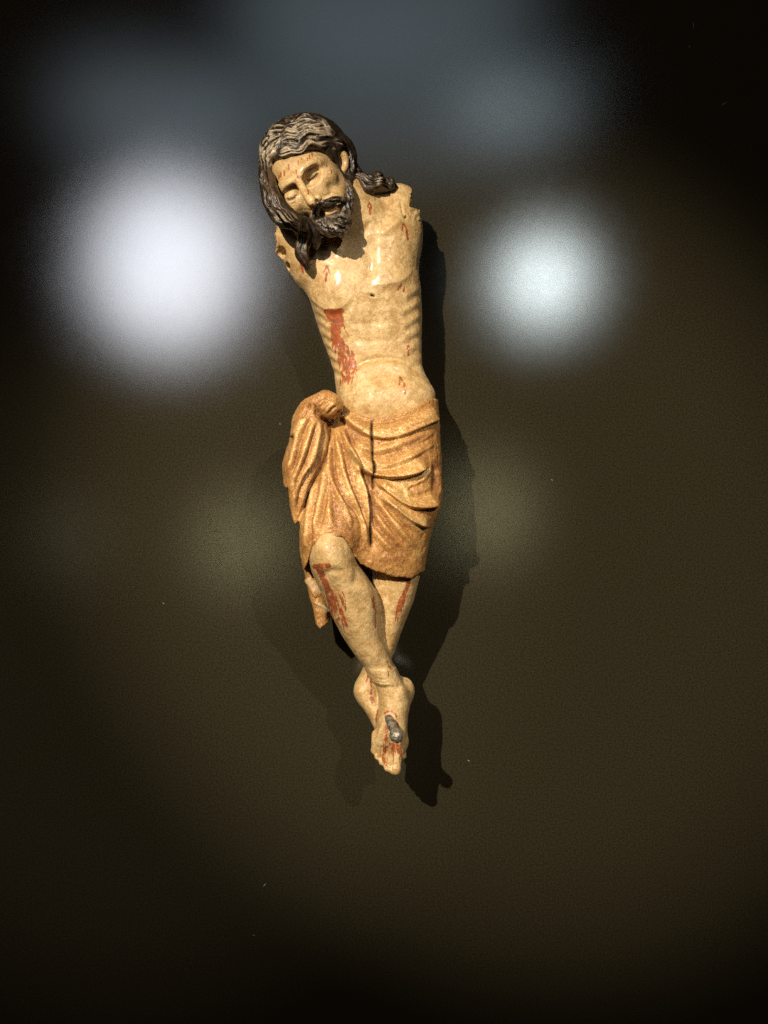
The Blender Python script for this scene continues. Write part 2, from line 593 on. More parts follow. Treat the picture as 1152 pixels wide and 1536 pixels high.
# ------------------------------------------------------------------ the carved figure
figure = bpy.data.objects.new('carved_figure', None)
C.objects.link(figure)
figure.empty_display_size = 0.05
figure['label'] = 'armless painted wooden carving of a crucified man in gilded loincloth, mounted on dark wall'
figure['category'] = 'carving'

# ---- body: torso, neck, face, legs and feet in one skin
def build_body():
    g = Carving((405, 195, -3), (670, 1160, 232), VOX)
    g.loft([(292, 505, 606, 76, 98, 14), (312, 468, 617, 78, 108, 8), (335, 446, 622, 79, 119, 4), (355, 440, 625, 80, 126, 2),
            (378, 441, 627, 80, 131, 1), (402, 449, 627, 80, 136, 1), (435, 461, 631, 80, 139, 1), (477, 473, 633, 80, 134, 1),
            (513, 485, 632, 80, 129, 1), (545, 497, 633, 82, 127, 1), (560, 501, 637, 84, 131, 1), (575, 503, 645, 88, 138, 2), (592, 505, 653, 92, 146, 4),
            (612, 509, 652, 98, 148, 8), (630, 516, 645, 100, 144, 8), (660, 516, 640, 105, 140, 10), (700, 510, 640, 105, 140, 20)], n=2.35)
    # shoulder stumps
    g.tube([(575, 375, 84, 44), (588, 350, 84, 34), (595, 322, 82, 25), (598, 300, 80, 19)], k=16)
    g.tube([(480, 395, 84, 42), (455, 365, 84, 30), (428, 347, 82, 26), (410, 336, 80, 22)], k=14)
    # neck
    g.tube([(497, 290, 112, 37), (524, 315, 100, 36), (548, 350, 88, 40)], k=14)
    g.tube([(522, 276, 128, 7), (538, 300, 124, 7), (556, 326, 116, 6)], k=8)          # neck tendon
    g.tube([(535, 300, 92, 22), (565, 310, 84, 22), (598, 308, 80, 18)], k=12)          # slope to the shoulder
    # head
    g.ball((458, 248, 110), (50, 50, 52), k=8, R=HEAD)
    g.ball((462, 270, 135), (45, 57, 54), k=10, R=HEAD)
    g.ball((487, 302, 140), (32, 38, 38), k=14, R=HEAD)
    g.ball((503, 324, 147), (15, 14, 22), k=10, R=HEAD)
    # brow ridge, eye sockets, lids, nose, lips, cheeks, ear
    g.tube([(424, 282, 172, 5.5), (435, 275, 179, 5.5), (445, 271, 181, 4.5), (454, 260, 183, 4.5), (467, 249, 181, 5.5), (480, 243, 169, 5)], k=9)
    g.ball((469, 264, 186), (17, 10.5, 16), k=4, R=HEAD, op='cut')
    g.ball((438, 291, 184), (16, 10.5, 17), k=4, R=HEAD, op='cut')
    g.ball((467.5, 264, 169), (12, 8.5, 9.5), k=2, R=HEAD)
    g.ball((438.5, 292, 169), (11, 8.5, 9.5), k=2, R=HEAD)
    g.tube([(449, 273, 185, 4.0), (455, 284, 194, 4.2), (462, 295, 201, 5), (469, 303, 205, 6.0)], k=4)
    g.ball((476.5, 296.5, 192), (5.5, 6, 7), k=4, R=HEAD)
    g.ball((465, 309, 192), (5.5, 6, 7), k=4, R=HEAD)
    g.ball((488, 271, 166), (15, 11, 11), k=10, R=HEAD)
    g.ball((444, 309, 165), (13, 14, 11), k=12, R=HEAD)
    g.tube([(486, 312, 180, 2.4), (493, 312, 181, 3), (501, 308, 177, 2.4)], k=4)
    g.tube([(490, 322, 176, 2.4), (499, 319, 177, 3.4), (505, 314, 173, 2.4)], k=4)
    g.tube([(486, 318, 182, 1.6), (496, 316, 182, 2.0), (504, 310, 179, 1.6)], k=1.5, op='cut')
    # ear
    g.tube([(506, 234, 142, 3.2), (512, 230, 142, 3.6), (518, 238, 140, 3.6), (518, 250, 140, 3.6), (512, 258, 142, 3.8)], k=3)
    g.ball((512, 244, 134), (8, 14, 7), k=4)
    g.ball((513, 244, 122), (8, 13, 12), k=5)
    # legs (his right leg crosses in front)
    g.loft([(760, 470, 535, 130, 190, 60), (800, 465, 529, 152, 217, 90), (820, 462.5, 534, 158, 223, 102), (840, 463.5, 538, 160, 222, 106),
            (855, 467, 545, 158, 217, 104), (870, 473, 554, 154, 210, 100), (886, 481, 563, 148, 203, 94), (906, 490, 568.5, 142, 194, 90), (932, 502, 571, 136, 184, 88),
            (956, 515, 574, 131, 174, 88), (980, 531, 583, 126, 164, 88), (1002, 548, 593, 122, 155, 88), (1020, 557, 600, 120, 150, 86)], k=5, n=2.2)
    g.loft([(1004, 552, 592, 120, 152, 88), (1020, 560, 602, 118, 150, 84), (1036, 566, 614, 116, 149, 82), (1055, 568, 615, 116, 149, 84),
            (1075, 566, 612, 118, 150, 92), (1096, 563, 611, 122, 152, 100), (1112, 561, 613, 126, 148, 106), (1122, 562, 611, 128, 142, 112), (1130, 565, 606, 129, 135, 118)], k=8, n=2.2)
    g.ball((606, 1036, 104), (15, 19, 18), k=8)
    for a, b, r0, r1 in (((595, 1108, 134), (592.5, 1154, 136), 11, 8.2), ((585, 1108, 136), (582, 1151.5, 135), 7.2, 5.4), ((577, 1106, 135), (574, 1143, 132), 7, 5.1),
                         ((570, 1104, 132), (566.8, 1135, 129), 6.5, 4.8), ((564, 1102, 128), (561, 1126.5, 125), 6, 4.4)):
        g.cone(a, b, r0, r1 * .92, k=5)
        g.ball((b[0], b[1], b[2] + 1.5), (r1 * 1.05, r1 * 1.0, r1 * 1.05), k=1.5)
    # his left leg behind
    g.loft([(760, 565, 640, 108, 160, 40), (830, 560, 636, 112, 158, 56), (873, 558, 627.5, 112, 153, 62), (899, 560, 621, 110, 147, 64), (941, 560, 604.5, 104, 136, 62),
            (982, 553, 590, 96, 124, 56), (1010, 541, 578, 90, 116, 52), (1036, 534, 572, 88, 116, 50), (1055, 541, 578, 90, 118, 56), (1080, 555, 592, 96, 120, 66), (1115, 570, 606, 102, 122, 84)], k=3, n=2.2)
    g.ball((548, 1036, 90), (15.5, 21, 24), k=8)
    g.cone((600, 1108, 106), (604, 1134, 106), 7, 5.5, k=3)
    g.cone((590, 1110, 106), (594, 1136, 104), 7, 6, k=3)
    # broken arm stumps: sawn flat and splintered
    g.f[:] = g.f
    sl, X, Y, Z = g.window(un(606, 262, 80) - (3, 3, 100), un(660, 330, 80) + (0, 0, 100))
    edge = 614 + 0.9 * np.sin(Y * 0.37) + 0.5 * np.sin(Y * 0.9 + Z * 0.2) + 1.0 * np.sin(Z * 0.21) + np.where(Y > un(0, 318, 80)[1], 12.0, 0.0)
    g.f[sl] = np.maximum(g.f[sl], X - edge)
    sl, X, Y, Z = g.window(un(400, 315, 80) - (10, 3, 100), un(440, 400, 80) + (0, 0, 100))
    edge = 423.5 + 1.6 * np.sin(Y * 0.33) + 1.2 * np.sin(Z * 0.31 + Y * 0.2) + 0.8 * np.sin(Y * 0.9)
    g.f[sl] = np.maximum(g.f[sl], edge - X)
    g.ball((424, 378, 98), (9, 8, 13), k=3, op='cut')
    g.ball((437, 398, 92), (7, 7, 12), k=3, op='cut')
    v, F = g.mesh()
    v = relax(v, F, 1, 0.4)
    S = Sculpt(v, F)
    st = S.stroke
    # chest
    st([(462, 425), (470, 445), (483, 459), (499, 465), (514, 461), (527, 447), (538, 432)], 26, 4.0, 'step', 0.25, w2=11)
    st([(551, 428), (568, 428), (590, 425), (608, 417), (620, 400)], 24, 3.2, 'step', 0.3, w2=11)
    st([(556, 352), (556, 395), (556, 425)], 9, -3.0, taper=0.3)
    st([(520, 372), (495, 372), (465, 378)], 7, 2.5)
    st([(565, 355), (590, 338), (608, 325)], 7, 3)
    S.bulge((500, 432), (30, 26), 4); S.bulge((594, 398), (28, 28), 4)
    S.bulge((556, 440), (12, 10), 2.5)
    # breastbone end, abdominal blocks, thoracic arch
    st([(537, 440), (530, 462), (522, 485), (518, 512)], 5, 2.2)
    st([(566, 440), (585, 452), (603, 472), (612, 500)], 5, 1.8)
    st([(558, 455), (558, 500), (558, 540)], 7, -1.6)
    for y, a in ((470, 1.2), (497, 1.3), (524, 1.0)):
        S.bulge((541, y), (13, 10), a); S.bulge((574, y - 1), (13, 10), a)
    for y in (484, 511):
        st([(525, y + 2), (541, y), (558, y + 1), (575, y - 1), (592, y)], 5, -0.8)
    # belly
    st([(520, 572), (530, 554), (550, 542), (572, 538), (600, 541), (620, 550), (634, 561)], 5, -3.0)
    st([(522, 578), (534, 562), (552, 550), (574, 546), (600, 549), (622, 560)], 12, 3.0)
    S.bulge((558, 594), (30, 26), 4)
    S.bulge((566, 590), (5, 4), -2.0)
    # ribs
    for i in range(6):
        y = 432 + i * 21
        st([(636, y - 4), (624, y + 2), (612, y + 10), (602, y + 20)], 6.5, (1.5, 1.2, 1.5, 1.1, 1.2, .7)[i], taper=0.45)
        st([(636, y + 6), (624, y + 12), (612, y + 20), (602, y + 30)], 5.0, (-1.1, -1.3, -.9, -1.2, -.8, -.5)[i], taper=0.45)
    for i in range(6):
        y = 458 + i * 17; x = 466 + i * 5.2
        st([(x, y), (x + 10, y + 6), (x + 22, y + 16), (x + 32, y + 20)], 4.6, 1.5, taper=0.4)
        st([(x + 1, y + 9), (x + 11, y + 15), (x + 23, y + 25), (x + 33, y + 29)], 4.0, -1.3, taper=0.4)
    # collar notch and shoulder gouges
    st([(556, 330), (545, 352)], 6, -2.5)
    st([(600, 300), (606, 326)], 1.6, -1.6); st([(592, 295), (588, 320)], 1.4, -1.2)
    st([(606, 327), (611, 324)], 1.4, -4, taper=0.1); S.paint('dark', [(606, 327), (611, 324)], 1.0)
    # knee and shin
    S.bulge((496, 835), (22, 20), 4)
    st([(520, 868), (512, 858), (500, 856), (488, 862), (482, 872)], 6, -2.2)
    st([(531, 835), (536, 860), (528, 884)], 7, -2.6)
    st([(508, 880), (530, 925), (556, 975), (572, 1010)], 7, 2.2)
    st([(545, 868), (556, 900), (560, 930)], 8, 2.0)
    # ankles, tendons, toes
    S.bulge((603, 1036), (9, 10), 2); S.bulge((540, 1036), (8, 10), 2)
    for a, b in (((584, 1060), (564, 1112)), ((587, 1062), (572, 1114)), ((590, 1064), (580, 1116)), ((592, 1064), (593, 1116))):
        st([a, b], 2.4, 1.5)
    for c, r in (((592.5, 1157), 4.2), ((582, 1152.5), 2.9), ((574, 1144), 2.6), ((566.6, 1136), 2.3)):
        S.bulge(c, (r, r * .8), -0.9)
    for x0, x1, y1 in ((588.5, 587, 1158), (580, 578.2, 1150), (572.5, 570.5, 1142), (566, 564.2, 1134)):
        st([(x0, 1118), (x1, y1)], 1.3, -2.6, taper=.2)
    for y in (1017, 1022, 1029):
        st([(563, y), (575, y + 3), (586, y)], 1.6, -0.8)
    # closed eyes: lash lines
    st([(459, 269.5), (465, 270.5), (472, 266), (478.5, 258)], 1.5, -2.0, taper=0.15)
    st([(461, 273), (467, 274), (474, 269.5), (480, 261)], 1.6, 1.3, taper=0.2)
    st([(428, 298), (434, 299.5), (441, 297), (446, 292)], 1.5, -2.0, taper=0.15)
    st([(430, 302), (436, 303.5), (443, 300)], 1.6, 1.2, taper=0.2)
    st([(455, 262), (462, 255), (472, 250), (480, 248)], 2.2, -1.6)
    st([(482, 291), (488, 294), (493, 293), (501, 288)], 2.6, -2.2)
    S.bulge((499, 281), (9, 9), -4.5); S.bulge((452, 318), (8, 8), -3.0)
    st([(473, 300), (477, 302)], 2.0, -2.2, taper=0.1); st([(467, 308), (470, 310)], 2.0, -2.0, taper=0.1)
    S.paint('dark', [(459.5, 269.5), (465, 270.5), (472, 266.2), (478.5, 258.5)], 1.7, 0.9)
    S.paint('dark', [(428, 298), (434, 299.5), (441, 297), (446, 292)], 1.7, 0.9)
    S.paint('hairstain', [(488, 313), (496, 314), (503, 309)], 2.2, .5); S.paint('hairstain', [(492, 321), (499, 319), (505, 314)], 2.6, .45)
    for P in ([(450, 260), (458, 252.5), (467, 247.5), (479, 243)], [(424, 288), (429, 281.5), (436, 277.5), (446, 278)]):
        S.paint('hairstain', P, 2.0, 0.55, soft=1.0)
    S.paint('hairstain', [(412, 236), (430, 236), (447, 229), (462, 221)], 5, 0.45, soft=1.4)
    # chisel waviness
    S.h += 0.55 * vnoise(v / 16, 3) * S.front + 0.2 * vnoise(v / 5.5, 4)
    S.h += np.where((S.u > 605) & (S.w < 330) & (S.n[:, 0] > .5), 1.3 * vnoise(v / 5, 8), 0)
    st([(557.5, 443), (560, 444)], 1.6, -6, taper=0); S.paint('dark', [(556.5, 443), (561, 444)], 1.3, taper=0)
    # ---- painted blood
    b = S.paint
    b('blood', [(491, 467), (513, 466)], 4.0, taper=0, soft=.3); b('blood', [(493, 470), (498, 480)], 4.5, taper=0); b('blood', [(510, 469), (512, 482), (509, 492)], 3.8, taper=.1)
    b('blood', [(502, 470), (503, 490), (504, 512), (508, 525)], 7.8, taper=0, soft=.35)
    b('blood', [(508, 505), (514, 518), (522, 526), (531, 538)], 5.5, taper=.1)
    rng = np.random.default_rng(5)
    for i in range(9):
        x = 507 + i * 2.9
        b('blood', [(x - 2, 515 + rng.uniform(0, 8)), (x + 1, 535), (x + 3 + i * .3, 555), (x + 1.5 + rng.uniform(-2, 2), 570 + rng.uniform(-10, 16))], 1.7, taper=.3)
    for i in range(7):
        x = 506 + i * 3.4
        b('blood', [(x + 4, 548 + rng.uniform(-6, 6)), (x + 5, 562), (x + 3.5 - i * .4, 578 + rng.uniform(-6, 8))], 1.5, taper=.3)
    for i in range(8):
        x, y = 480 + rng.uniform(0, 34), 880 + rng.uniform(0, 30)
        b('blood', [(x, y), (x + 5, y + 12), (x + 8, y + 24)], 1.2, taper=.3)
    for x0, y0, x1, y1 in ((519, 492, 523, 506), (515, 485, 520, 500), (496, 490, 500, 500)):
        b('blood', [(x0, y0), (x1, y1)], 1.3)
    for cx, cy, s, t in ((491, 411, 1.0, 0.05), (608, 348, 1.0, -.28), (604, 579, 1.05, -.35), (613, 526, .7, 0), (555, 313, .75, 0)):
        b('blood', [(cx - 1 + t * 10, cy - 14 * s), (cx - 5 * s, cy)], 1.5); b('blood', [(cx - 1 + t * 10, cy - 14 * s), (cx + 4 * s, cy)], 1.5)
        b('blood', [(cx - t * 4, cy - 4 * s), (cx - t * 14, cy + 14 * s)], 1.9)
    for x0, y0 in ((598, 431), (606, 433), (601, 428)):
        b('blood', [(x0, y0 - 3), (x0 - 1.5, y0 + 6)], 1.4)
    b('blood', [(449, 388), (453, 400), (455, 412)], 2.0); b('blood', [(418, 350), (419, 372)], 1.2, .7)
    # forehead drops
    for x0, y0, l in ((421, 258, 9), (426, 255, 10), (433, 245, 11), (447, 240, 8), (464, 231, 8), (468, 229, 6), (418, 262, 8), (444, 254, 8), (446, 262, 6), (452, 236, 5), (461, 236, 6), (490, 246, 5), (497, 254, 8), (462, 284, 8)):
        b('blood', [(x0, y0), (x0 + .6, y0 + l)], 1.25)
    # knee, shin and other leg
    b('blood', [(473, 850), (482, 849), (493, 848)], 4.5, taper=0, soft=.4); b('blood', [(478, 853), (484, 866), (489, 877)], 4.8, taper=0); b('blood', [(487, 875), (497, 890), (502, 905)], 3.8)
    for i in range(6):
        x = 485 + i * 3.2; y = 874 + i * 2
        b('blood', [(x, y), (x + 6, y + 22), (x + 13, y + 42 + rng.uniform(0, 22)), (x + 16, y + 58 + rng.uniform(0, 10))], 1.5, taper=.25)
    b('blood', [(511, 910), (517, 930), (522, 943)], 2.2)
    b('blood', [(557, 893), (559, 906), (561, 915)], 2.6); b('blood', [(562, 912), (563, 930), (563, 944)], 1.5)
    b('blood', [(613, 868), (611, 880), (606, 892)], 3.2, taper=0)
    for i in range(5):
        b('blood', [(611 - i * 2.6, 876 + i * 4), (605 - i * 2.4, 905 + i * 3), (598 - i * 1.6, 932 + rng.uniform(-6, 10))], 1.8, taper=.3)
    for x0, y0, x1, y1 in ((580, 990, 584, 1003), (582, 1006, 583, 1016), (584, 998, 587, 1006)):
        b('blood', [(x0, y0), (x1, y1)], 1.0)
    # feet
    b('blood', [(552, 1012), (549, 1027)], 1.8); b('blood', [(556, 1014), (557, 1036), (556, 1045)], 1.6); b('blood', [(557, 1044), (559, 1056)], 3.2); b('blood', [(568, 1062), (565, 1076), (564, 1086)], 1.8)
    b('blood', [(578, 1070), (582, 1067), (590, 1068), (595, 1075)], 1.8, taper=0)
    b('blood', [(579, 1086), (580, 1100), (578, 1114)], 3.4); b('blood', [(595, 1082), (600, 1100), (602, 1115)], 1.8)
    for i in range(10):
        x = 575 + i * 2.9
        b('blood', [(x, 1104 + rng.uniform(-4, 8)), (x + .3, 1122), (x + 1.2 - (i < 4) * 2, 1134 + rng.uniform(-8, 12))], 1.4, taper=.3)
    b('blood', [(590, 1118), (597, 1126), (602, 1136)], 2.4); b('blood', [(572, 1130), (576, 1143), (581, 1150)], 2.2)
    S.apply()
    streak = vnoise(np.stack([S.u / 1.9, S.w / 11, v[:, 2] / 60], 1), 61) + 0.6 * vnoise(np.stack([S.u / 4, S.w / 4, v[:, 2] / 60], 1), 62)
    solid = np.clip((505 - S.w) / 25, 0, 1)
    S.a['blood'] = S.a['blood'] * np.clip(0.95 + 0.7 * streak + 0.5 * solid, 0, 1)
    at = S.attrs(['blood', 'dark', 'hairstain'])
    return mesh_object('body', to_world(S.v), F, MAT_SKIN, figure, at)

body = build_body()
print('body', time.time() - T0, len(body.data.polygons))

# ---- loincloth
def build_cloth():
    g = Carving((418, 575, 20), (680, 945, 240), VOX)
    tx = [400, 512, 525, 541, 561, 595, 624, 640, 650, 657, 700]; ty = [600, 603, 616, 624, 629, 623, 611, 602, 598, 600, 610]
    bx = [400, 449, 456, 463, 468, 475, 486, 499, 512, 520, 528, 534, 540, 547, 556, 582, 616, 634, 700]
    by = [770, 784, 856, 840, 818, 809, 804, 803, 805, 811, 822, 835, 846, 850, 853, 863, 868, 858, 850]
    def clip(X, Y, Z):
        k = 1 - Z / D
        u = CX + (X - CX) / k; w = CY + (Y - CY) / k
        top = np.interp(u, tx, ty).astype(np.float32) - w
        bot = w - np.interp(u, bx, by).astype(np.float32) + 0.9 * np.sin(u * .21) + 0.35 * np.sin(u * .83 + 1)
        return np.maximum(top, bot)
    g.loft([(580, 505, 656, 96, 150, 22), (605, 504, 657, 104, 160, 22), (635, 494, 659.5, 112, 168, 24), (665, 484, 660, 116, 174, 26), (690, 478, 661, 118, 177, 28), (720, 468, 662, 120, 180, 30),
            (745, 459, 663, 122, 182, 32), (760, 455, 661, 122, 183, 34), (776, 452, 655, 122, 186, 36), (796, 450, 647, 120, 188, 38), (830, 451, 639, 116, 186, 40), (875, 455, 634, 112, 172, 44)], k=0, n=2.4)
    g.cone((512, 690, 130), (498, 800, 168), 48, 47, k=18)
    g.cone((498, 800, 168), (497, 835, 158), 47, 46, k=6)
    g.cone((600, 690, 122), (586, 850, 124), 50, 41, k=14)
    # valley between the thighs
    g.tube([(556, 745, 212, 8), (556, 800, 214, 12), (552, 850, 210, 14)], k=16, op='cut')
    sl, X, Y, Z = g.window(g.lo, g.lo + g.n * VOX)
    for i in range(0, g.n[0], 20):
        g.f[i:i + 20] = np.maximum(g.f[i:i + 20], clip(X[i:i + 20], Y, Z))
    # falling end at the hip, under the knot
    def clip2(X, Y, Z):
        k = 1 - Z / D
        u = CX + (X - CX) / k; w = CY + (Y - CY) / k
        bot = np.interp(u, [415, 426, 429, 433, 434.5, 437, 441, 443, 447, 452, 456, 462, 474, 490, 500], [690, 728, 733, 730, 752, 770, 784, 787, 782, 777, 766, 742, 716, 680, 640]).astype(np.float32)
        return w - bot
    g.loft([(603, 458, 492, 150, 178, 118), (616, 449, 493, 150, 188, 112), (638, 439, 492, 150, 193, 108), (664, 434, 490.5, 150, 196, 104), (682, 428, 487, 150, 198, 100), (700, 424.5, 480, 150, 198, 100), (722, 426, 469, 150, 196, 98),
            (742, 428, 462, 150, 193, 98), (762, 433, 459, 150, 188, 100), (790, 436, 455, 150, 182, 104)], k=2, n=2.6, clip=clip2)
    # knot
    g.tube([(445, 636, 158, 7), (453, 619, 166, 8), (465, 607, 174, 9), (480, 600, 182, 9)], k=3)
    g.tube([(462, 628, 178, 5), (470, 616, 182, 6), (482, 606, 188, 7)], k=3)
    g.ball((495, 609, 176), (18, 18.5, 22), k=3)
    g.ball((488, 597, 172), (12, 11, 18), k=4)
    # tail hanging behind the knee
    def clip3(X, Y, Z):
        k = 1 - Z / D
        u = CX + (X - CX) / k; w = CY + (Y - CY) / k
        return w - np.interp(u, [440, 468, 474, 480, 486, 490, 494, 500], [860, 905, 936, 943, 938, 935, 930, 915]).astype(np.float32)
    g.loft([(770, 449, 475, 96, 130, 60), (823, 450.5, 478, 92, 126, 56), (865, 458, 484, 88, 118, 54), (901, 466, 492, 84, 112, 54), (946, 473, 498, 82, 108, 56)], k=0, n=2.6, clip=clip3)
    g.tube([(466, 900, 126, 4), (476, 896, 124, 7), (488, 892, 122, 8)], k=1, op='cut')
    g.cone((484, 916, 118), (500, 935, 112), 4, 6, k=2, op='cut')
    v, F = g.mesh()
    v = relax(v, F, 1, 0.4)
    S = Sculpt(v, F)
    st = S.stroke
    Z1 = None
    # rolled waistband
    st([(511, 624), (525, 638), (540, 649), (556, 656), (582, 659), (606, 654), (630, 643), (660, 628)], 15, 9.0, 'step', 0.06, w2=2.5)
    st([(515, 609), (530, 622), (548, 631), (565, 634), (596, 629), (628, 616), (655, 600)], 4.5, -2.5, taper=.15)
    st([(518, 622), (540, 640), (560, 647), (590, 644), (625, 631), (657, 614)], 7, 4.5, taper=.1)
    # the deep sling of the front
    st([(516, 668), (530, 690), (545, 706), (561, 714), (593, 717), (622, 711), (644, 698)], 20, 14.0, 'step', 0.10, w2=2.5)
    st([(536, 704), (552, 722), (566, 732)], 7, -4.0, taper=.3)
    for a in ([(516, 647), (540, 669), (570, 675), (612, 661), (659, 640)], [(528, 672), (550, 692), (582, 697), (622, 680), (656, 652)]):
        st(a, 6.0, 3.0, taper=.3)
        st([(x, y + 9) for x, y in a], 4.5, -2.6, taper=.3)
    st([(590, 676), (620, 668), (652, 648)], 2.2, 1.8); st([(604, 690), (632, 679), (655, 662)], 2.4, 2.0)
    # third fold and hip bundle on the right
    st([(562, 722), (585, 742), (606, 757), (625, 762), (645, 760), (663, 750)], 15, 12, 'step', 0.15, w2=3)
    st([(566, 742), (590, 763), (610, 778), (630, 788), (648, 791)], 12, 9.5, 'step', 0.2, w2=3)
    st([(612, 734), (625, 726), (640, 712), (648, 692)], 3.6, 3.6); st([(610, 744), (630, 742), (650, 735)], 3, -2.6)
    st([(612, 737), (618, 731), (634, 724)], 2.4, -2.8, taper=.15); st([(600, 722), (608, 735), (612, 748)], 4, 2.2)
    st([(650, 690), (653, 720), (650, 748)], 4, -3.5); st([(657, 700), (660, 725), (661, 748)], 3, 2.0)
    st([(564, 712), (580, 728), (606, 742)], 3, 2.2)
    # radiating folds on his left thigh
    for a, h in (([(560, 738), (585, 775), (608, 805), (626, 826)], 3.2), ([(560, 760), (578, 790), (600, 812), (622, 834)], 2.6), ([(563, 728), (596, 766), (622, 790), (638, 806)], 2.6), ([(560, 790), (575, 812), (596, 830)], 1.8)):
        st(a, 4.2, h * 1.4, taper=.3); st([(x - 6, y + 7) for x, y in a], 4.0, -h * 1.2, taper=.3)
    # long folds from the knot across his right thigh
    for a, h, w in (([(507, 628), (520, 662), (533, 694), (546, 730), (552, 770), (555, 810)], 5.5, 5), ([(500, 636), (510, 680), (518, 716), (532, 752), (546, 790), (552, 830)], 4.0, 4.5),
                    ([(494, 640), (494, 690), (498, 720), (510, 746), (530, 772), (540, 800)], 3.4, 4), ([(489, 690), (484, 730), (476, 770), (468, 800)], 3.4, 5), ([(492, 690), (492, 735), (494, 770), (500, 795)], 2.2, 5),
                    ([(474, 720), (466, 750), (460, 790), (459, 830)], 3.0, 4), ([(506, 740), (518, 765), (530, 790)], 2.0, 4)):
        st(a, w, h * 1.25, taper=.2, zmin=110); st([(x + w * 1.5, y + 1) for x, y in a], w * .8, -h * 1.1, taper=.2, zmin=110)
    # falling end: flutes
    for a, h in (([(462, 622), (448, 650), (440, 680), (432, 712)], 4.0), ([(472, 626), (462, 660), (452, 690), (440, 722), (437, 745)], 4.5), ([(480, 628), (476, 660), (468, 690), (452, 714), (443, 740), (440, 772)], 5.0), ([(488, 632), (486, 666), (478, 692), (462, 718), (452, 745), (447, 774)], 5.0)):
        st(a, 4.2, h, taper=.15, zmin=140); st([(x + 6, y + 2) for x, y in a], 3.0, -h * .9, taper=.15, zmin=140)
    st([(456, 624), (446, 640), (440, 656)], 3, 3); S.bulge((438, 656), (2.2, 2.2), -4); S.paint('dark', [(437, 655), (439, 657)], 2, taper=0)
    # knot creases
    st([(474, 606), (480, 599), (490, 595)], 2.2, -2.0); st([(482, 618), (490, 606), (497, 597)], 2.4, 2.2); st([(478, 610), (484, 602), (488, 598)], 2.4, 2.2)
    st([(470, 604), (472, 614), (478, 623), (487, 630), (496, 631), (506, 625), (512, 614)], 2.4, -5.5, taper=.1); st([(468, 606), (458, 615), (450, 632)], 2.4, -4.0)
    st([(486, 622), (494, 612), (503, 602)], 2.4, 2.0); st([(480, 612), (488, 604), (500, 596)], 1.8, -2.4); st([(490, 622), (498, 614), (507, 608)], 1.8, -2.4)
    # hems
    st([(464, 824), (474, 811), (498, 806), (516, 811), (527, 822), (536, 842)], 3.0, 1.8, taper=.1)
    # the split in the wood
    for P, w, d in (([(557.5, 630), (558, 650), (558.5, 672), (559, 694)], 1.4, 7), ([(559, 690), (561.5, 700), (561.5, 712)], 2.0, 8), ([(559.5, 708), (559.5, 722), (559.5, 734)], 1.1, 7), ([(553.5, 738), (554.5, 765), (556.5, 790), (557, 812), (556, 824)], 1.5, 8)):
        st(P, w, -d, taper=.1); S.paint('dark', P, w * 1.05, 1, taper=.1, soft=.4)
    S.a['ridge'] = np.clip(0.5 + S.h / 8, 0, 1)
    st([(458, 868), (468, 886), (474, 898)], 7, 3.5, 'step', .1, w2=2)
    st([(470, 903), (484, 912), (496, 922)], 6, 3.5, 'step', .1, w2=2)
    S.a['pale'] = np.zeros(len(v))
    for P, w in (([(461, 866), (469, 876), (480, 889)], 4), ([(474, 905), (484, 911), (495, 921)], 3.5)):
        S.paint('pale', P, w, 1.0)
    S.h += 0.8 * vnoise(v / 9, 13) * S.front + 0.5 * vnoise(v / 4.0, 14)
    S.h += np.where(S.u > 648, 0.5 * vnoise(v / 3.4, 15), 0)
    S.apply()
    S.v = relax(S.v, F, 1, 0.35)
    return mesh_object('loincloth', to_world(S.v), F, MAT_GOLD, figure, S.attrs(['ridge', 'pale', 'dark']))

cloth = build_cloth()
print('cloth', time.time() - T0, len(cloth.data.polygons))

# ---- hair
def wavy(P, amp, per, ph, n=10):
    q = catmull(P, n)
    t = np.concatenate([[0], np.cumsum(np.linalg.norm(np.diff(q, axis=0), axis=1))])
    d = np.gradient(q, axis=0); d /= np.linalg.norm(d, axis=1, keepdims=True) + 1e-9
    return q + np.stack([-d[:, 1], d[:, 0]], 1) * (amp * np.sin(t * 2 * math.pi / per + ph))[:, None]

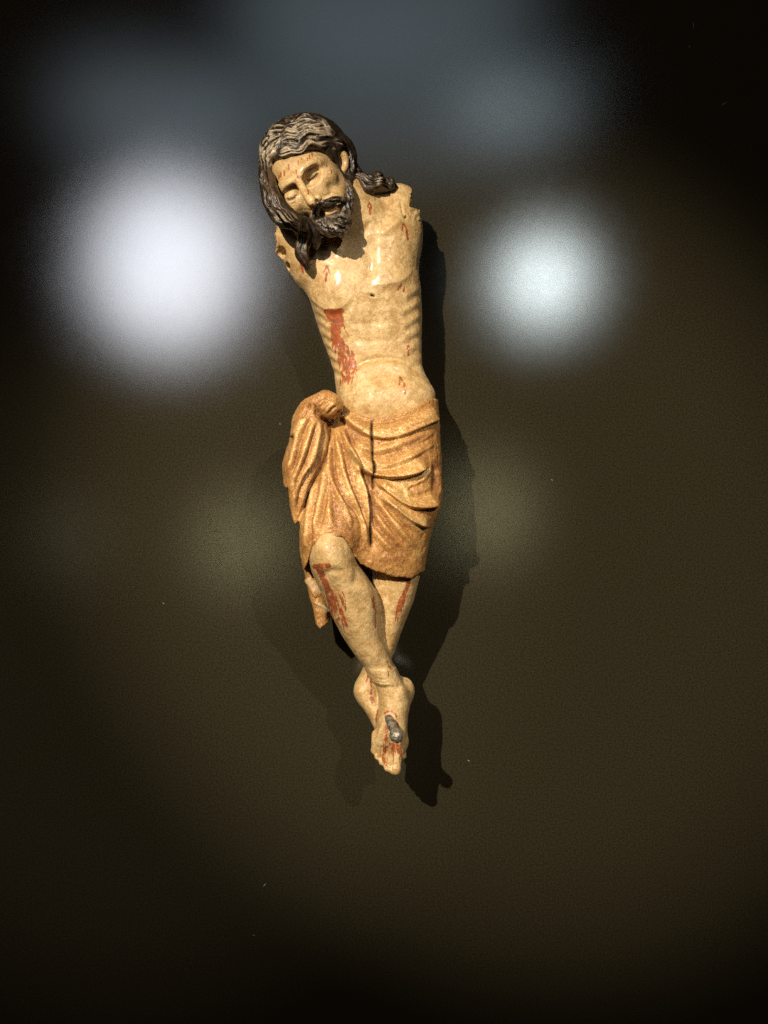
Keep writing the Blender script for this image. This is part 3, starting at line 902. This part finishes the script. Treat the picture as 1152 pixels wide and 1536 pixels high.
def build_hair():
    g = Carving((380, 190, 20), (615, 445, 235), 1.0)
    g.ball((456, 241, 112), (66, 63, 64), k=0, R=HEAD)
    g.ball((436, 236, 112), (40, 48, 55), k=10)
    g.ball((478, 222, 108), (38, 34, 52), k=10)
    g.ball((446, 218, 128), (46, 26, 48), k=10, R=HEAD)
    g.ball((478, 214, 126), (30, 24, 40), k=10)
    # cut the face opening
    def opening(P, r, z0=118, z1=215):
        for p in catmull(P, 4):
            g.cone((p[0], p[1], z0 + r * .6), (p[0], p[1], z1), r, r, k=3, op='cut')
    opening([(433, 261), (452, 253), (468, 249)], 26, 112)
    opening([(420, 258), (428, 250)], 13, 118)
    opening([(438, 288), (460, 290), (480, 282)], 27, 108)
    opening([(470, 318), (492, 308), (505, 290)], 30, 100)
    opening([(500, 262), (510, 270)], 12, 104)
    opening([(511, 238), (512, 252)], 8, 116)
    # hair sweeping from the parting to his left ear
    g.tube([(411, 236, 164, 5), (418, 231, 174, 6), (434, 228, 180, 7), (454, 218, 180, 8), (475, 215, 170, 8), (492, 220, 155, 8), (505, 224, 145, 7)], k=4)
    g.tube([(478, 225, 162, 5), (490, 232, 156, 6), (499, 240, 148, 5), (504, 250, 140, 3)], k=3)
    g.tube([(492, 213, 148, 7), (508, 210, 140, 8), (520, 216, 132, 7), (526, 230, 124, 7), (527, 248, 118, 7), (530, 262, 112, 8)], k=4)
    g.tube([(500, 212, 152, 4), (508, 214, 152, 5), (504, 224, 150, 4)], k=3)
    g.ball((512, 240, 104), (20, 34, 30), k=6)
    g.tube([(498, 226, 156, 5), (503, 236, 151, 4), (506, 250, 146, 3.5), (512, 263, 144, 4), (519, 274, 146, 4.5)], k=3)
    g.tube([(524, 236, 128, 6), (525, 252, 128, 7), (522, 266, 134, 7), (523, 278, 140, 6)], k=4)
    g.tube([(530, 258, 116, 8), (534, 272, 118, 7), (530, 284, 122, 5)], k=3)
    # locks over his left shoulder
    g.tube([(526, 250, 112, 9), (536, 266, 116, 10), (549, 274, 120, 11), (562, 277, 118, 10), (576, 278, 112, 9), (590, 280, 106, 5)], k=4)
    g.tube([(538, 274, 122, 8), (549, 285, 126, 8), (559, 282, 124, 6)], k=3)
    g.tube([(562, 264, 116, 5), (569, 263, 122, 5), (570, 274, 124, 5), (564, 284, 122, 5)], k=2)
    g.tube([(580, 270, 114, 4), (587, 272, 116, 4.5), (586, 282, 116, 4)], k=2)
    # mass along his right cheek
    g.tube([(400, 244, 140, 10), (401, 270, 152, 10), (407, 298, 160, 11), (421, 319, 164, 12), (442, 331, 162, 11)], k=6)
    g.tube([(404, 262, 172, 6), (409, 287, 192, 6.5), (421, 309, 203, 7), (440, 327, 198, 7), (457, 339, 182, 7)], k=6)
    g.tube([(412, 320, 160, 9), (426, 331, 166, 9), (442, 334, 168, 9), (454, 344, 164, 8)], k=3)
    g.tube([(446, 330, 152, 13), (455, 344, 154, 11), (458, 360, 152, 9), (452, 374, 150, 8), (455, 386, 148, 7), (462, 402, 142, 3)], k=4)
    g.tube([(456, 334, 168, 9), (466, 346, 166, 9), (473, 358, 160, 7), (474, 370, 154, 3)], k=4)
    g.tube([(452, 370, 150, 6), (450, 382, 150, 5), (453, 392, 146, 3)], k=2)
    v, F = g.mesh()
    v = relax(v, F, 1, 0.3)
    S = Sculpt(v, F)
    rng = np.random.default_rng(11)
    fams = [  # guide curve A, guide curve B, count, wave
        ([(415, 230), (440, 230), (468, 216), (496, 218)], [(424, 198), (448, 192), (478, 190), (508, 206)], 9, 2.2),
        ([(424, 198), (448, 190), (478, 188), (508, 205)], [(432, 182), (452, 174), (474, 176), (498, 196)], 5, 1.6),
        ([(413, 228), (406, 240), (402, 260), (404, 285)], [(428, 186), (410, 194), (396, 216), (391, 240)], 11, 1.6),
        ([(402, 255), (408, 285), (424, 312), (454, 334)], [(393, 250), (397, 285), (406, 314), (432, 338)], 4, 1.6),
        ([(500, 210), (520, 222), (522, 245), (528, 262)], [(514, 206), (528, 224), (532, 246), (538, 258)], 4, 1.4),
        ([(528, 262), (545, 278), (560, 282), (584, 284)], [(536, 256), (552, 264), (572, 266), (592, 276)], 4, 2.4),
        ([(450, 332), (450, 352), (448, 372), (460, 400)], [(462, 334), (464, 352), (460, 376), (464, 400)], 4, 1.2)]
    for A, B, n, amp in fams:
        A, B = np.array(A, float), np.array(B, float)
        ph = rng.uniform(0, 6)
        n = int(n * 1.5)
        for i in range(n):
            f = (i + rng.uniform(-.2, .2)) / max(n - 1, 1)
            P = wavy(A * (1 - f) + B * f, amp * rng.uniform(.7, 1.3), 32, ph + i * .3 + rng.uniform(-.4, .4))
            S.stroke(P, rng.uniform(1.6, 2.6), rng.uniform(1.4, 3.0), taper=.12, n=1)
            f2 = f + 0.5 / max(n - 1, 1)
            P = wavy(A * (1 - f2) + B * f2, amp, 32, ph + i * .3 + rng.uniform(-.4, .4))
            S.stroke(P, 1.15, -rng.uniform(2.6, 4.4), taper=.12, n=1)
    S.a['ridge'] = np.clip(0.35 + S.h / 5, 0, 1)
    S.h += 0.6 * vnoise(v / 7, 21) + 0.25 * vnoise(v / 3, 22)
    # top of the head: rubbed paint plus its sheen, put into the colour
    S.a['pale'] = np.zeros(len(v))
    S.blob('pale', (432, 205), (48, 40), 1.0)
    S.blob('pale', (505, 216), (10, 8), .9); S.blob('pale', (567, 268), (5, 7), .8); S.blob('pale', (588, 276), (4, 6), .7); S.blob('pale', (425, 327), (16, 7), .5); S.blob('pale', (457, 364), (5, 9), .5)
    S.apply()
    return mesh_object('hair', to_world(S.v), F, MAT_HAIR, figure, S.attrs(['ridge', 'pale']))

hair = build_hair()
print('hair', time.time() - T0, len(hair.data.polygons))

def build_beard():
    g = Carving((455, 290, 110), (545, 405, 225), 1.0)
    back = lambda P: [(p[0], p[1], p[2] - 11 * min(1, max(0, (p[1] - 285) / 25)), *p[3:]) for p in P]
    tube, ball = g.tube, g.ball
    g.tube = lambda P, **k: tube(back(P), **k)
    g.ball = lambda c, r, **k: ball(back([c])[0], r, **k)
    # moustache
    g.tube([(479, 303, 201, 2), (488, 303, 201, 3), (498, 300, 195, 4), (509, 299, 187, 4), (517, 303, 179, 4), (521, 313, 175, 4)], k=2)
    g.tube([(477, 308, 200, 2.5), (474, 316, 196, 4), (474, 325, 190, 4.5), (479, 333, 186, 4)], k=2)
    # jaw on his left, then the curls of the chin
    g.tube([(520, 272, 150, 3.5), (524, 284, 158, 5), (523, 298, 166, 6.5), (522, 312, 174, 7), (520, 326, 182, 7)], k=3)
    g.tube([(470, 325, 172, 5), (478, 336, 178, 6), (488, 345, 182, 7), (500, 348, 186, 7)], k=3)
    g.tube([(482, 307, 198, 2.5), (491, 306, 199, 3.6), (502, 303, 193, 4)], k=2)
    g.tube([(489, 328, 186, 3.6), (498, 327, 189, 4.5), (508, 322, 187, 4)], k=3)
    g.ball((509, 335, 178), (17, 16, 20), k=4)
    g.ball((492, 337, 176), (15, 12, 16), k=5)
    g.ball((519, 316, 168), (10, 16, 16), k=5)
    for c in (((506, 326, 194, 3), (513, 322, 197, 4), (521, 326, 193, 4.5), (524, 335, 186, 4)), ((500, 330, 196, 3), (505, 337, 199, 4.5), (515, 338, 197, 4.5), (522, 345, 190, 3.5)),
              ((493, 331, 194, 3), (497, 342, 197, 4.5), (508, 347, 196, 5), (513, 354, 190, 3)), ((484, 330, 190, 3), (487, 341, 192, 4.5), (495, 349, 190, 4.5)), ((513, 344, 194, 3), (519, 351, 191, 3)),
              ((476, 322, 186, 3), (478, 333, 188, 4), (484, 341, 186, 4))):
        g.tube(c, k=2)
    v, F = g.mesh()
    S = Sculpt(v, F)
    rng = np.random.default_rng(3)
    for P in ([(483, 304), (498, 302), (514, 304), (520, 314)], [(486, 300), (500, 296), (514, 297)], [(475, 312), (472, 322), (477, 332)], [(522, 280), (527, 296), (526, 316)], [(518, 290), (521, 306), (519, 322)],
              [(476, 332), (487, 342), (500, 345)], [(504, 330), (512, 327), (520, 332)], [(502, 336), (511, 342), (520, 341)], [(498, 342), (506, 351), (513, 350)], [(510, 332), (516, 336), (522, 338)]):
        S.stroke(wavy(P, .8, 14, rng.uniform(0, 6)), 1.3, -2.0, taper=.15, n=1)
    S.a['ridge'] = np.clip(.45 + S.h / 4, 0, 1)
    S.h += 0.5 * vnoise(v / 3, 33)
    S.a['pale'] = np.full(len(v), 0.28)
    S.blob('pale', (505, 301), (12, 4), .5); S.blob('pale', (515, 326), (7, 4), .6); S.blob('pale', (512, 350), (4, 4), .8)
    S.apply()
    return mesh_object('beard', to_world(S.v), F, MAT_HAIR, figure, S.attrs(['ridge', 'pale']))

build_beard()

def build_nail():
    g = Carving((560, 1025, 100), (615, 1100, 225), 0.8)
    g.cone((582, 1074, 140), (588, 1088, 166), 6.4, 6.0, k=2)
    g.cone((587, 1086, 162), (592, 1098, 182), 6.0, 6.0, k=2)
    g.ball((594.5, 1103.5, 186), (9.3, 9.6, 9), k=3)
    v, F = g.mesh()
    n = vnormals(v, F)
    v = v + n * (0.9 * vnoise(v / 5, 41) + 0.4 * vnoise(v / 2.2, 42))[:, None]
    return mesh_object('nail', to_world(v), F, MAT_IRON, figure)

build_nail()

# ------------------------------------------------------------------ small chips in the wall paint
rng = np.random.default_rng(2)
for px, py, l, ang in ((832, 16, 9, 80), (1040, 38, 9, 85), (1034, 70, 4, 60), (1087, 155, 9, -25), (397, 1327, 6, -50), (828, 720, 4, 70), (381, 1403, 4, 10), (703, 1141, 4, 30), (420, 636, 2, 0), (245, 905, 3, 40)):
    a = math.radians(ang)
    pts = []
    for t, w in ((-.5, .1), (-.2, .45), (.15, .35), (.5, .1)):
        for s in (-1, 1):
            pts.append((px + math.cos(a) * t * l - math.sin(a) * s * w + rng.uniform(-.2, .2), py + math.sin(a) * t * l + math.cos(a) * s * w + rng.uniform(-.2, .2)))
    n = len(pts)
    vv = np.array([(x, y, -0.2) for x, y in pts] + [(x, y, 0.25) for x, y in pts])
    ff = []
    for i in range(3):
        j = 2 * i
        ff += [(j + n, j + 1 + n, j + 3 + n, j + 2 + n), (j, j + n, j + 2 + n, j + 2), (j + 1, j + 3, j + 3 + n, j + 1 + n)]
    mesh_object('paint_chip', to_world(vv), np.array(ff), MAT_CHIP, wall, smooth=False)
print('done', time.time() - T0)
